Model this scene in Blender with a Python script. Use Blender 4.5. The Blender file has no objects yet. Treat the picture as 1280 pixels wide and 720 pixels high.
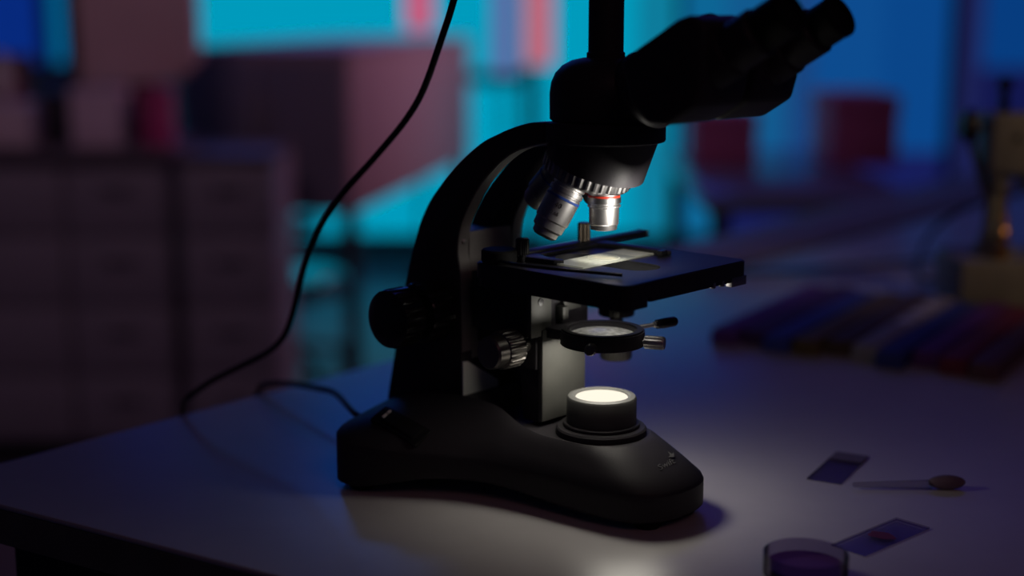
import bpy, bmesh, math, random
from mathutils import Vector, Matrix, Euler
random.seed(7)
S = bpy.context.scene
COL = S.collection
PI = math.pi
mm = 0.001
TZ = 0.75                                   # table height
CZ = TZ + 0.330                             # camera height
PITCH = math.radians(11.0)
FPX = 1800.0

# ------------------------------------------------------------------ materials
def srgb(r, g, b):
    f = lambda c: (c/255/12.92) if c/255 <= 0.04045 else ((c/255+0.055)/1.055)**2.4
    return (f(r), f(g), f(b), 1)

def mat(name, col, rough=0.5, metal=0.0, spec=0.5, noise=0.0, nscale=60, emit=None, estr=0, trans=0.0, ior=1.5, bump=0.0, coat=0):
    m = bpy.data.materials.new(name); m.use_nodes = True
    nt = m.node_tree; b = nt.nodes['Principled BSDF']
    c = tuple(col) if len(col) == 4 else (*col, 1)
    b.inputs['Base Color'].default_value = c
    b.inputs['Roughness'].default_value = rough
    b.inputs['Metallic'].default_value = metal
    b.inputs['Specular IOR Level'].default_value = spec
    b.inputs['IOR'].default_value = ior
    b.inputs['Transmission Weight'].default_value = trans
    b.inputs['Coat Weight'].default_value = coat
    if emit is not None:
        b.inputs['Emission Color'].default_value = (*emit[:3], 1)
        b.inputs['Emission Strength'].default_value = estr
    if noise > 0 or bump > 0:
        tc = nt.nodes.new('ShaderNodeTexCoord')
        n = nt.nodes.new('ShaderNodeTexNoise'); n.inputs['Scale'].default_value = nscale
        n.inputs['Detail'].default_value = 4
        nt.links.new(tc.outputs['Object'], n.inputs['Vector'])
        if noise > 0:
            r = nt.nodes.new('ShaderNodeValToRGB')
            r.color_ramp.elements[0].position = 0.3; r.color_ramp.elements[1].position = 0.7
            r.color_ramp.elements[0].color = tuple(x*(1-noise) for x in c[:3]) + (1,)
            r.color_ramp.elements[1].color = tuple(min(1, x*(1+noise)) for x in c[:3]) + (1,)
            nt.links.new(n.outputs['Fac'], r.inputs['Fac'])
            nt.links.new(r.outputs['Color'], b.inputs['Base Color'])
        if bump > 0:
            bp = nt.nodes.new('ShaderNodeBump'); bp.inputs['Strength'].default_value = bump
            bp.inputs['Distance'].default_value = 0.001
            nt.links.new(n.outputs['Fac'], bp.inputs['Height'])
            nt.links.new(bp.outputs['Normal'], b.inputs['Normal'])
    return m

def emission(name, col, s=1.0):
    m = bpy.data.materials.new(name); m.use_nodes = True
    nt = m.node_tree; nt.nodes.clear()
    o = nt.nodes.new('ShaderNodeOutputMaterial'); e = nt.nodes.new('ShaderNodeEmission')
    e.inputs['Color'].default_value = (*col[:3], 1); e.inputs['Strength'].default_value = s
    nt.links.new(e.outputs[0], o.inputs['Surface'])
    return m

BLACK = mat('black_paint', (0.034, 0.031, 0.036), 0.5, spec=0.22, bump=0.08, nscale=900)
GREYP = mat('dark_grey_paint', (0.075, 0.075, 0.072), 0.5, spec=0.3, noise=0.1)
ARMLIT = mat('arm_lit_grey', (0.25, 0.24, 0.225), 0.5, spec=0.3, noise=0.08)  # arm colour raised to grey, light on its front faces put into it
PANEL = mat('panel_grey', (0.08, 0.08, 0.073), 0.5, metal=0.2, noise=0.12, nscale=40)
STAGEM = mat('stage_black', (0.012, 0.012, 0.014), 0.38, spec=0.5, noise=0.2, nscale=300)
KNOB = mat('knob_black', (0.012, 0.012, 0.013), 0.25, spec=0.5)
KNOBS = mat('knob_grey', (0.16, 0.15, 0.14), 0.3, metal=0.7)
CHROME = mat('chrome', (0.56, 0.545, 0.54), 0.45, metal=1.0, noise=0.06, nscale=200)
DCHROME = mat('dark_chrome', (0.34, 0.33, 0.33), 0.4, metal=1.0)
BRASS = mat('brass', (0.75, 0.42, 0.14), 0.3, metal=1.0, noise=0.1)
BRONZE = mat('bronze', (0.30, 0.25, 0.20), 0.35, metal=1.0)
REDR = mat('red_ring', (0.5, 0.04, 0.02), 0.4)
BLUER = mat('blue_ring', (0.03, 0.08, 0.35), 0.4)
TEXTM = mat('print_grey', (0.13, 0.13, 0.13), 0.5)
DARKTX = mat('print_black', (0.02, 0.02, 0.02), 0.5)
WHITEM = mat('white_mark', (0.8, 0.8, 0.78), 0.4)
LENSLIT = emission('lit_lamp_lens', (1.0, 0.92, 0.76), 1.05)
RUBBER = mat('rubber', (0.01, 0.01, 0.01), 0.7, spec=0.2)
CABLEM = mat('cable_black', (0.012, 0.010, 0.013), 0.5, spec=0.3)
TABLEM = mat('table_laminate', (0.62, 0.60, 0.60), 0.3, spec=0.5, noise=0.03, nscale=30)
TEDGE = mat('table_edge', (0.12, 0.14, 0.12), 0.6, noise=0.15, nscale=30)
TLEG = mat('table_leg', (0.03, 0.03, 0.035), 0.5)

# frosted condenser lens and specimen slide
CONDLENS = mat('condenser_lens', (0.85, 0.85, 0.82), 0.25, spec=0.6, noise=0.35, nscale=260, bump=0.6)
def slide_mat(name, col, w_clear, w_tl, w_gl):
    """hazy glass: clear share, then a mix of translucent and diffuse, then a thin gloss."""
    m = bpy.data.materials.new(name); m.use_nodes = True
    nt = m.node_tree; nt.nodes.clear(); N = nt.nodes.new; Lk = nt.links.new
    o = N('ShaderNodeOutputMaterial')
    d = N('ShaderNodeBsdfDiffuse'); d.inputs['Color'].default_value = col
    t = N('ShaderNodeBsdfTranslucent'); t.inputs['Color'].default_value = col
    c = N('ShaderNodeBsdfTransparent')
    g = N('ShaderNodeBsdfGlossy'); g.inputs['Roughness'].default_value = 0.12
    x, y, z = N('ShaderNodeMixShader'), N('ShaderNodeMixShader'), N('ShaderNodeMixShader')
    x.inputs[0].default_value = w_tl; y.inputs[0].default_value = w_clear; z.inputs[0].default_value = w_gl
    Lk(d.outputs[0], x.inputs[1]); Lk(t.outputs[0], x.inputs[2])
    Lk(x.outputs[0], y.inputs[1]); Lk(c.outputs[0], y.inputs[2])
    Lk(y.outputs[0], z.inputs[1]); Lk(g.outputs[0], z.inputs[2]); Lk(z.outputs[0], o.inputs['Surface'])
    return m
SLIDEG = slide_mat('slide_glass', (0.80, 0.82, 0.72, 1), 0.45, 0.5, 0.06)
SLIDEE = slide_mat('slide_frost', (0.9, 0.9, 0.8, 1), 0.2, 0.5, 0.04)
SPECIM = slide_mat('specimen', (0.97, 0.93, 0.8, 1), 0.45, 0.6, 0.04)
def thin_glass(name, tint, gloss=0.1, dif=0.25, difc=(0.2, 0.18, 0.25, 1)):
    m = bpy.data.materials.new(name); m.use_nodes = True
    nt = m.node_tree; nt.nodes.clear()
    o = nt.nodes.new('ShaderNodeOutputMaterial')
    t = nt.nodes.new('ShaderNodeBsdfTransparent'); t.inputs['Color'].default_value = tint
    d = nt.nodes.new('ShaderNodeBsdfDiffuse'); d.inputs['Color'].default_value = difc
    g = nt.nodes.new('ShaderNodeBsdfGlossy'); g.inputs['Roughness'].default_value = 0.2
    fr = nt.nodes.new('ShaderNodeFresnel'); fr.inputs['IOR'].default_value = 1.12
    x = nt.nodes.new('ShaderNodeMixShader'); x.inputs[0].default_value = dif
    y = nt.nodes.new('ShaderNodeMixShader')
    nt.links.new(t.outputs[0], x.inputs[1]); nt.links.new(d.outputs[0], x.inputs[2])
    nt.links.new(fr.outputs[0], y.inputs[0])
    nt.links.new(x.outputs[0], y.inputs[1]); nt.links.new(g.outputs[0], y.inputs[2])
    nt.links.new(y.outputs[0], o.inputs['Surface'])
    return m
CLEARG = thin_glass('clear_slide_glass', (0.88, 0.86, 0.88, 1), dif=0.14, difc=(0.25, 0.22, 0.28, 1))
DISHG = thin_glass('dish_glass', (0.75, 0.7, 0.82, 1), dif=0.1)

# ------------------------------------------------------------------ mesh helpers (bmesh)
def B(): return bmesh.new()

def finish(bm, name, m, parent=None, ang=35, loc=None, rot=None):
    bmesh.ops.remove_doubles(bm, verts=bm.verts, dist=1e-6)
    bmesh.ops.recalc_face_normals(bm, faces=bm.faces)
    a = math.radians(ang)
    for e in bm.edges:
        if len(e.link_faces) == 2:
            try: e.smooth = e.calc_face_angle() < a
            except Exception: pass
    for f in bm.faces: f.smooth = True
    me = bpy.data.meshes.new(name); bm.to_mesh(me); bm.free()
    me.materials.append(m)
    o = bpy.data.objects.new(name, me); COL.objects.link(o)
    if parent: o.parent = parent
    if loc is not None: o.location = loc
    if rot is not None: o.rotation_euler = rot
    return o

def tag(o, label, cat, group=None, kind=None):
    if label: o['label'] = label
    if cat: o['category'] = cat
    if group: o['group'] = group
    if kind: o['kind'] = kind
    return o

def empty(name, label, cat, loc=(0, 0, 0), rz=0, group=None):
    o = bpy.data.objects.new(name, None); COL.objects.link(o)
    o.empty_display_size = 0.05
    o.location = loc; o.rotation_euler = (0, 0, rz)
    return tag(o, label, cat, group)

def struct(o):
    o['kind'] = 'structure'; return o

def bevel(bm, w, seg=2, ang=30, only=None):
    es = [e for e in (only or bm.edges) if len(e.link_faces) == 2 and e.calc_face_angle(0) > math.radians(ang)]
    if es and w > 0:
        bmesh.ops.bevel(bm, geom=es, offset=w, segments=seg, profile=0.5, affect='EDGES', clamp_overlap=True)

def add_box(bm, x0, x1, y0, y1, z0, z1, bw=0, seg=2, M=None):
    t = B()
    vs = [t.verts.new((x, y, z)) for z in (z0, z1) for (x, y) in ((x0, y0), (x1, y0), (x1, y1), (x0, y1))]
    for q in ((3, 2, 1, 0), (4, 5, 6, 7), (0, 1, 5, 4), (1, 2, 6, 5), (2, 3, 7, 6), (3, 0, 4, 7)):
        t.faces.new([vs[i] for i in q])
    bmesh.ops.recalc_face_normals(t, faces=t.faces)
    bevel(t, bw, seg)
    join(bm, t, M)

def join(bm, t, M=None):
    mp = {}
    for v in t.verts:
        mp[v] = bm.verts.new(M @ v.co if M is not None else v.co)
    for f in t.faces:
        try: bm.faces.new([mp[v] for v in f.verts])
        except ValueError: pass
    t.free()

def add_lathe(bm, prof, n=48, M=None, rib=None, caps=True):
    """prof: list of (r, z); rib: (count, depth, zlo, zhi) grooves a knurl into the rings between zlo and zhi."""
    t = B(); rings = []
    for r, z in prof:
        ring = []
        for i in range(n):
            a = 2*PI*i/n; rr = r
            if rib and rib[2] <= z <= rib[3]:
                ph = (i*rib[0]/n) % 1.0
                rr = r - (rib[1] if ph >= 0.5 else 0)
            ring.append(t.verts.new((rr*math.cos(a), rr*math.sin(a), z)))
        rings.append(ring)
    for a, b in zip(rings, rings[1:]):
        for i in range(n):
            j = (i+1) % n
            t.faces.new((a[i], a[j], b[j], b[i]))
    if caps:
        if prof[0][0] > 1e-7: t.faces.new(list(reversed(rings[0])))
        if prof[-1][0] > 1e-7: t.faces.new(rings[-1])
    join(bm, t, M)

def add_prism(bm, poly, axis, a0, a1, bw=0, seg=2, M=None):
    """extrude a 2D polygon: axis 'y' -> poly is (x, z); axis 'z' -> (x, y); axis 'x' -> (y, z)."""
    t = B()
    P = {'y': lambda p, a: (p[0], a, p[1]), 'z': lambda p, a: (p[0], p[1], a), 'x': lambda p, a: (a, p[0], p[1])}[axis]
    A = [t.verts.new(P(p, a0)) for p in poly]; Z = [t.verts.new(P(p, a1)) for p in poly]
    n = len(poly)
    t.faces.new(A); t.faces.new(list(reversed(Z)))
    for i in range(n):
        j = (i+1) % n
        t.faces.new((A[i], Z[i], Z[j], A[j]))
    bmesh.ops.recalc_face_normals(t, faces=t.faces)
    bevel(t, bw, seg)
    join(bm, t, M)

def add_plate(bm, outer, holes, z0, z1):
    """flat plate with holes."""
    t = B(); loops = []
    for L in [outer] + holes:
        vs = [t.verts.new((x, y, z1)) for x, y in L]; loops.append(vs)
    es = []
    for vs in loops:
        for i in range(len(vs)): es.append(t.edges.new((vs[i], vs[(i+1) % len(vs)])))
    r = bmesh.ops.triangle_fill(t, edges=es, use_beauty=True, use_dissolve=False)
    top = [f for f in t.faces]
    low = {v: t.verts.new((v.co.x, v.co.y, z0)) for vs in loops for v in vs}
    for f in top: t.faces.new([low[v] for v in reversed(f.verts)])
    for vs in loops:
        n = len(vs)
        for i in range(n):
            a, b = vs[i], vs[(i+1) % n]
            t.faces.new((a, b, low[b], low[a]))
    bmesh.ops.recalc_face_normals(t, faces=t.faces)
    join(bm, t)

def catmull(pts, k=8, closed=False):
    pts = [Vector(p) for p in pts]; n = len(pts); out = []
    rng = range(n) if closed else range(n-1)
    for i in rng:
        if closed: p0, p1, p2, p3 = pts[(i-1) % n], pts[i], pts[(i+1) % n], pts[(i+2) % n]
        else: p0, p1, p2, p3 = pts[max(i-1, 0)], pts[i], pts[i+1], pts[min(i+2, n-1)]
        for j in range(k):
            t = j/k
            out.append(0.5*((2*p1) + (p2-p0)*t + (2*p0-5*p1+4*p2-p3)*t*t + (3*p1-p0-3*p2+p3)*t**3))
    if not closed: out.append(pts[-1])
    return out

def add_tube(bm, pts, r, n=12, M=None):
    t = B(); pts = [Vector(p) for p in pts]; rings = []
    up = None
    for i, p in enumerate(pts):
        d = (pts[min(i+1, len(pts)-1)] - pts[max(i-1, 0)]).normalized()
        if up is None:
            up = d.orthogonal().normalized()
        up = (up - d*up.dot(d)).normalized(); s = d.cross(up)
        rr = r(i/(len(pts)-1)) if callable(r) else r
        rings.append([t.verts.new(p + (up*math.cos(2*PI*k/n) + s*math.sin(2*PI*k/n))*rr) for k in range(n)])
    for a, b in zip(rings, rings[1:]):
        for i in range(n): t.faces.new((a[i], a[(i+1) % n], b[(i+1) % n], b[i]))
    t.faces.new(list(reversed(rings[0]))); t.faces.new(rings[-1])
    join(bm, t, M)

def rrect(x0, x1, y0, y1, r, k=6):
    out = []
    for cx, cy, a0 in ((x1-r, y1-r, 0), (x0+r, y1-r, 90), (x0+r, y0+r, 180), (x1-r, y0+r, 270)):
        for i in range(k+1):
            a = math.radians(a0 + 90*i/k); out.append((cx + r*math.cos(a), cy + r*math.sin(a)))
    return out

def frame(o, zdir, xhint=(1, 0, 0)):
    """matrix whose local z runs along zdir."""
    z = Vector(zdir).normalized(); x = Vector(xhint); x = (x - z*x.dot(z))
    if x.length < 1e-6: x = z.orthogonal()
    x.normalize(); y = z.cross(x)
    M = Matrix((x, y, z)).transposed().to_4x4(); M.translation = Vector(o); return M

def text_bm(txt, size, depth, M, shear=0.0):
    cu = bpy.data.curves.new('lettering', 'FONT'); cu.body = txt; cu.size = size; cu.extrude = depth; cu.shear = shear
    cu.align_x = 'CENTER'; cu.align_y = 'CENTER'
    o = bpy.data.objects.new('lettering', cu); COL.objects.link(o)
    dg = bpy.context.evaluated_depsgraph_get()
    me = bpy.data.meshes.new_from_object(o.evaluated_get(dg))
    bm = B(); bm.from_mesh(me); bm.transform(M)
    bpy.data.objects.remove(o); bpy.data.curves.remove(cu); bpy.data.meshes.remove(me)
    return bm

# ------------------------------------------------------------------ camera model (used to measure real positions off the photograph)
FW = Vector((0, math.cos(PITCH), -math.sin(PITCH))); UP = Vector((0, math.sin(PITCH), math.cos(PITCH)))
def ray(px, py): return FW*FPX + Vector((1, 0, 0))*(px-640) - UP*(py-360)
def on_z(px, py, z):
    d = ray(px, py); return Vector((0, 0, CZ)) + d*((z-CZ)/d.z)
def on_y(px, py, y):
    d = ray(px, py); return Vector((0, 0, CZ)) + d*(y/d.y)

cam = bpy.data.cameras.new('camera'); camo = bpy.data.objects.new('camera', cam); COL.objects.link(camo)
camo.location = (0, 0, CZ); camo.rotation_euler = (PI/2 - PITCH, 0, 0)
cam.sensor_width = 36; cam.lens = FPX/1280*36; cam.clip_start = 0.02
cam.dof.use_dof = True; cam.dof.focus_distance = 0.945; cam.dof.aperture_fstop = 2.0
S.camera = camo

# ================================================================== MICROSCOPE  (all dimensions in millimetres in its own frame)
AX = math.radians(-43)
MO = Vector((0.0604, 0.938, TZ))
mic = empty('microscope', 'black trinocular compound microscope standing lit on the white table', 'microscope', MO, AX)
SC = Matrix.Scale(mm, 4)
def part(name, bm, m, parent=mic, ang=35):
    bm.transform(SC); return finish(bm, name, m, parent, ang)

# ---- base
half_out = [(73,0),(71.5,14),(66,27),(54,37),(30,43),(0,46),(-30,50),(-60,60),(-90,80),(-115,98),(-134,107),(-149,106),(-161,96),(-171,76),(-177,50),(-180,25),(-181,0)]
half_top = [(35,0),(33,14),(24,26),(11,32),(-8,34),(-25,35),(-42,36),(-62,37),(-88,37.5),(-110,38),(-126,38),(-138,37.5),(-148,37),(-158,36),(-169,30),(-175,15),(-176,0)]
z_bot = [6,6,6,6,7,8,11,14,14,9,5,4,4,4,5,7,7]
z_lip = [24,24,24,24,24,25,26,28,31,34,36,38,38,38,39,40,40]
z_top = [48,48,48,48,48,48.5,52,61,63,62,60,58,56,53,50,49,49]
def full(h, zs):
    p = [(x, y, z) for (x, y), z in zip(h, zs)]
    q = p + [(x, -y, z) for x, y, z in reversed(p[1:-1])]
    return catmull(q, 4, True)
def scaled(L, k, z=None, cx=-40):
    return [Vector((cx + (p.x-cx)*k, p.y*k, p.z if z is None else z(p))) for p in L]
Lb = full(half_out, z_bot); Ll = full(half_out, z_lip); Lt = full(half_top, z_top)
Lb1 = [Vector((p.x, p.y, p.z+2)) for p in Lb]
rings = [scaled(Lb, 0.97), Lb1]
for f in (0.35, 0.7): rings.append([a.lerp(b, f) for a, b in zip(Lb1, Ll)])
lip_in = [a.lerp(b, 0.04) for a, b in zip(Ll, Lt)]
rings += [Ll, [Vector((p.x, p.y, p.z+1.6)) for p in lip_in]]
for f in (0.35, 0.7, 0.95):
    rings.append([Vector((a.x+(b.x-a.x)*f, a.y+(b.y-a.y)*f, a.z+1.6+(b.z-a.z-1.6)*(f**0.9))) for a, b in zip(lip_in, Lt)])
rings.append(scaled(Lt, 0.97, lambda p: p.z+0.6))
def floor_z(p):
    return p.z if p.x < -100 else 48.0
rings.append(scaled(Lt, 0.86, lambda p: floor_z(p), -40))
bm = B()
rv = [[bm.verts.new(p) for p in r] for r in rings]
N = len(rv[0])
for a, b in zip(rv, rv[1:]):
    for i in range(N):
        j = (i+1) % N; bm.faces.new((a[i], a[j], b[j], b[i]))
for ring in (rv[0], rv[-1]):
    h = N//2
    for i in range(h):
        q = [ring[i], ring[i+1], ring[(N-i-1) % N], ring[(N-i) % N]]
        q2 = []
        for v in q:
            if v not in q2: q2.append(v)
        if len(q2) >= 3:
            try: bm.faces.new(q2)
            except ValueError: pass
base = part('base', bm, BLACK, ang=28)
for x, y in ((54, 18), (54, -18), (-140, 92), (-140, -92)):
    bm = B(); add_lathe(bm, [(8, 0), (9, 1), (8.5, 7 if x > 0 else 6)], 24, Matrix.Translation((x, y, 0)))
    part('rubber_foot', bm, RUBBER)
# printed mark on the front slope (script lettering with a bird shape above it)
e1 = Vector((0.35, 0.93, 0.10)).normalized()
nrm = Vector((0.50, -0.46, 0.73)).normalized()
def mark(px, py): pass
# ---- illuminator
bm = B(); add_lathe(bm, [(30.5, 46.5), (30.5, 52), (29.5, 53.2), (26, 53.6), (26, 55.5), (25.5, 56)], 64)
ill = part('illuminator_flange', bm, BLACK)
bm = B(); add_lathe(bm, [(23.0, 54), (23.6, 55), (23.6, 72.5), (22.6, 74), (20.8, 74.6), (19.4, 74.8), (18.0, 74.0), (17.8, 72.0)], 64, caps=False)
part('illuminator_collar', bm, GREYP)
bm = B(); add_lathe(bm, [(17.9, 72.4), (17.4, 73.4), (14, 74.2), (8, 74.8), (0.01, 75.0)], 64)
part('illuminator_lens', bm, LENSLIT)
bm = B(); add_box(bm, -31.5, -26.5, 2, 10, 48.5, 55.5, 1.2)
part('collar_lock', bm, KNOB)

# ---- arm : two curved plates, joined by a core block
outer = [(-179,44),(-176,58),(-170.2,82),(-164.5,106.6),(-155.2,143.4),(-144.6,173.6),(-136,190),(-125.3,203.9),(-105.3,223.3),(-82.2,240.1),(-66,247.5),(-52.7,252.5),(-36,257),(-21.8,257.8)]
inner = [(-20,245.5),(-38.5,241.3),(-52.7,236),(-67.4,226.1),(-82.4,212),(-94,195.6),(-101.5,180.9),(-104,165),(-102,150),(-101,116),(-100.8,93),(-100.5,70),(-100.5,44)]
oc = [(p.x, p.y) for p in catmull([(x, z, 0) for x, z in outer], 4)]
ic = [(p.x, p.y) for p in catmull([(x, z, 0) for x, z in inner], 4)]
bm = B()
prof = oc + ic
for y0, y1 in ((-33, -21.5), (21.5, 33)):
    add_prism(bm, prof, 'y', y0, y1, 1.3, 2)
core_o = [p for p in oc if p[1] <= 174]
core = core_o + [(-106, 177), (-106, 44)]
add_prism(bm, [(x+1.5 if x < -110 else x-1.0, z) for x, z in core], 'y', -22, 22, 0)
# bridge at the top where both plates run into the head plate
add_prism(bm, [(-60, 249), (-36, 255.0), (-10, 256), (-10, 242.5), (-40, 242.5), (-52, 238.5)], 'y', -22, 22, 0)
arm = part('arm', bm, BLACK)
# front panel closing the arm below the handle opening
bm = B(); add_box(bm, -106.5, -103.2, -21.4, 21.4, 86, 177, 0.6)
pan = part('front_panel', bm, ARMLIT, arm)
# inner edge of both plates, light falling on it put in as lighter grey
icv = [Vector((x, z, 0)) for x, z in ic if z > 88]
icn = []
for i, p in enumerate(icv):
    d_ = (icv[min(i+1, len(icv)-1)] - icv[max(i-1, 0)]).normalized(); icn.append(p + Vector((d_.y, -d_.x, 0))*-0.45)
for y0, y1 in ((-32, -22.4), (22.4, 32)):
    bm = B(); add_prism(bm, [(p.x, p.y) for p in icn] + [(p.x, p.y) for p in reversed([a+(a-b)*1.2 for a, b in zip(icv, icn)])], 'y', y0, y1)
    part('lit_inner_edge', bm, ARMLIT, arm)
bm = B(); add_prism(bm, [(-33, 46), (-33, 86.5), (-28, 86), (2.5, 67), (2.5, 62), (-26, 62), (-26, 46)], 'x', -99.9, -98.4, 0.3)
part('lit_patch', bm, mat('lit_patch_pale', (0.8, 0.8, 0.74), 0.5), arm)  # pale plate cut to the shape of a light patch on the arm
for y, z in ((-27.5, 171), (27, 168)):
    bm = B(); add_lathe(bm, [(1.8, -1), (1.8, 0.6), (1.2, 1.1), (0.01, 1.2)], 16, frame((-102.6, y, z), (1, 0, 0)))
    part('screw', bm, CHROME, arm)

# ---- head plate (limb end), nosepiece mount
bm = B(); 
hp = [(39.5*math.cos(a), 39.5*math.sin(a)) for a in [math.radians(t) for t in range(-90, 91, 6)]] + [(-16, 37), (-23, 33), (-23, -33), (-16, -37)]
add_prism(bm, hp, 'z', 245.0, 258.5, 1.4, 2)
part('head_plate', bm, BLACK)
TAU = math.radians(22)
APEX = Vector((0, 0, 260)); adir = Vector((-math.sin(TAU), 0, -math.cos(TAU)))
TC = APEX + adir*47*math.cos(TAU)
Mt = frame(TC, -adir, (1, 0, 0))
bm = B(); n = 64
ra = [bm.verts.new((-1+36*math.cos(2*PI*i/n), 36*math.sin(2*PI*i/n), 246)) for i in range(n)]
rb = [bm.verts.new(Mt @ Vector((4.5+33.5*math.cos(2*PI*i/n), 33.5*math.sin(2*PI*i/n), 12.0))) for i in range(n)]
rc = [bm.verts.new(Mt @ Vector((3.5+31*math.cos(2*PI*i/n), 31*math.sin(2*PI*i/n), 10.9))) for i in range(n)]
for a, b in ((ra, rb), (rb, rc)):
    for i in range(n): bm.faces.new((a[i], a[(i+1) % n], b[(i+1) % n], b[i]))
bm.faces.new(ra); bm.faces.new(list(reversed(rc)))
part('nosepiece_mount', bm, BLACK)
bm = B()
add_lathe(bm, [(28, 11.2), (29.6, 10.8), (30.4, 10), (30.4, 3.5), (29.4, 2.2), (26, 0.2), (22, -1.5), (14, -3.2), (0.01, -4)], 144, Mt, rib=(36, 0.9, 3.4, 10.1))
turret = part('nosepiece_turret', bm, DCHROME, ang=25)

def objective(name, az, prof, bands, rib=None, mt=CHROME, lab=None, txt=None):
    side = Vector((0, math.sin(az), 0)); fwd = Vector((math.cos(TAU), 0, -math.sin(TAU)))*math.cos(az)
    d = (adir*math.cos(TAU) + (side + fwd)*math.sin(TAU)).normalized()
    M = frame(APEX + d*46.5, d, (0.3, -1, 0))
    bm = B(); add_lathe(bm, prof, 72, M, rib=rib)
    o = part(name, bm, mt, mic, 30)
    for bname, r, z0, z1, mm_ in bands:
        bm = B(); add_lathe(bm, [(r-0.3, z0-0.2), (r, z0), (r, z1), (r-0.3, z1+0.2)], 64, M)
        part(bname, bm, mm_, o)
    return o, M
objective('objective', 0, [(9.4, -3), (10.2, -1), (10.2, 3.4), (9.6, 3.6), (9.6, 4.6), (10.9, 5.0), (10.9, 8.5), (10.2, 8.7), (10.2, 9.6), (10.9, 10.2), (10.9, 11.2), (9.9, 11.8), (9.7, 22.5), (9.0, 23.2), (8.6, 26.2), (6, 26.9), (3.5, 26.4), (0.01, 26.4)],
          [('colour_ring', 10.6, 3.7, 4.9, REDR), ('grip_ring', 11.1, 5.2, 8.4, DCHROME)])
o2, M2 = objective('objective', math.radians(-80), [(9.6, -2), (11, 0), (11, 4), (10.2, 4.4), (10.2, 5.4), (11.6, 5.8), (11.6, 8.4), (10.9, 8.8), (10.9, 9.8), (11.4, 10.3), (11.4, 28), (10.6, 29), (10.4, 34), (8.8, 35.4), (8.5, 38.5), (6.5, 40.2), (4, 40.6), (0.01, 40.7)],
          [('colour_ring', 11.7, 11.5, 12.8, BLUER)])
for t_, z_, s_ in (('40', 17.5, 5.0), ('0.65', 23, 3.6)):
    # lettering engraved on the barrel, facing the viewer
    axis = (M2.to_3x3() @ Vector((0, 0, 1))).normalized(); ctr = M2 @ Vector((0, 0, z_))
    v = Vector((0.6, -0.76, 0.15)); v = (v - axis*v.dot(axis)).normalized()
    yv = -axis; xv = yv.cross(v)
    Mx = Matrix((xv, yv, v)).transposed().to_4x4(); Mx.translation = ctr + v*11.35
    part('engraving', text_bm(t_, s_, 0.12, Mx), DARKTX, o2)
objective('objective', math.radians(-168), [(9.6, -2), (10.8, 0), (10.8, 4), (10, 4.4), (11.2, 5), (11.2, 9), (10.6, 9.4), (10.8, 10), (10.8, 26), (9.4, 27.5), (9.2, 33), (7.4, 36), (4, 37), (0.01, 37)],
          [('colour_ring', 11.1, 11, 12.2, BLUER)], mt=DCHROME)
objective('objective', math.radians(100), [(9.6, -2), (10.8, 0), (10.8, 4), (10, 4.4), (11.2, 5), (11.2, 9), (10.6, 9.4), (10.8, 10), (10.6, 18), (9.2, 19.5), (8.8, 22), (4, 23), (0.01, 23)],
          [('colour_ring', 11.1, 11, 12.2, REDR)], mt=DCHROME)

# ---- viewing head
bm = B(); add_lathe(bm, [(34, 258), (36, 259.5), (36.2, 276), (35.2, 283), (32.5, 289), (28, 293.8), (22, 297), (15, 298.6), (0.01, 299)], 72)
head = part('viewing_head', bm, BLACK)
bm = B(); add_lathe(bm, [(12.4, 296), (12.4, 301.8), (11.6, 302.4), (11.4, 302.6), (11.4, 430), (13, 431), (13, 450), (0.01, 450)], 48)
tub = part('camera_tube', bm, BLACK)
bm = B(); add_lathe(bm, [(13, 448), (22, 449), (22, 500), (20, 503), (0.01, 503)], 48)
part('camera', bm, BLACK, tub)
# inclined binocular part, tilted 30 degrees upwards
TH = math.radians(30)
E = Vector((math.cos(TH), 0, math.sin(TH))); NN = Vector((-math.sin(TH), 0, math.cos(TH)))
E0 = Vector((144.8, 0, 323.7))
def Mb(y): # local x along the tubes, y sideways, z across
    M = Matrix((E, Vector((0, 1, 0)), NN)).transposed().to_4x4(); M.translation = E0 + Vector((0, y, 0)); return M
# pivot cylinder between drum and prism boxes
bm = B()
PV = Mb(0) @ Matrix.Translation((0, 0, 16.5)) @ Matrix.Rotation(PI/2, 4, 'Y')
add_lathe(bm, [(21, -140), (21.5, -120), (20, -116), (20, -58), (18.5, -54), (10, -52), (0.01, -52)], 64, PV)
piv = part('pivot_body', bm, BLACK)
bm = B(); add_lathe(bm, [(21, -122), (24.5, -121.5), (25.5, -120), (25.5, -114), (24.5, -112), (20, -111)], 64, PV)
part('pivot_collar', bm, BLACK, piv)
for s, ey in ((-1, 13), (1, 8)):
    bm = B(); M = Mb(s*30)
    pr = [(-92, 25), (-44, 25.5), (-37, 24), (-31, 19), (-28.5, 12), (-46, -14), (-56, -24), (-80, -24.5), (-92, -17), (-97, 0)]
    ya, yb = (-22, 27.5) if s < 0 else (-27.5, 22)
    t = B(); add_prism(t, pr, 'y', ya, yb, 3.5, 3); join(bm, t, M)
    part('prism_housing', bm, BLACK, ang=40)
    R = M @ Matrix.Rotation(PI/2, 4, 'Y') @ Matrix.Translation((1.5, 0, 0))
    bm = B(); add_lathe(bm, [(16, -52), (16, -33), (15.2, -31.5), (14.6, -31), (14.6, -11), (13.6, -9.6), (12.6, -9.2), (12.6, -5)], 56, R)
    tube = part('eyepiece_tube', bm, BLACK)
    bm = B(); add_lathe(bm, [(12.5, -9), (12.9, -8), (12.9, ey-5), (13.3, ey-4), (13.3, ey-1), (12.6, ey), (9.5, ey), (9.0, ey-2.5), (0.01, ey-3.2)], 56, R)
    part('eyepiece', bm, RUBBER, tube)

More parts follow.
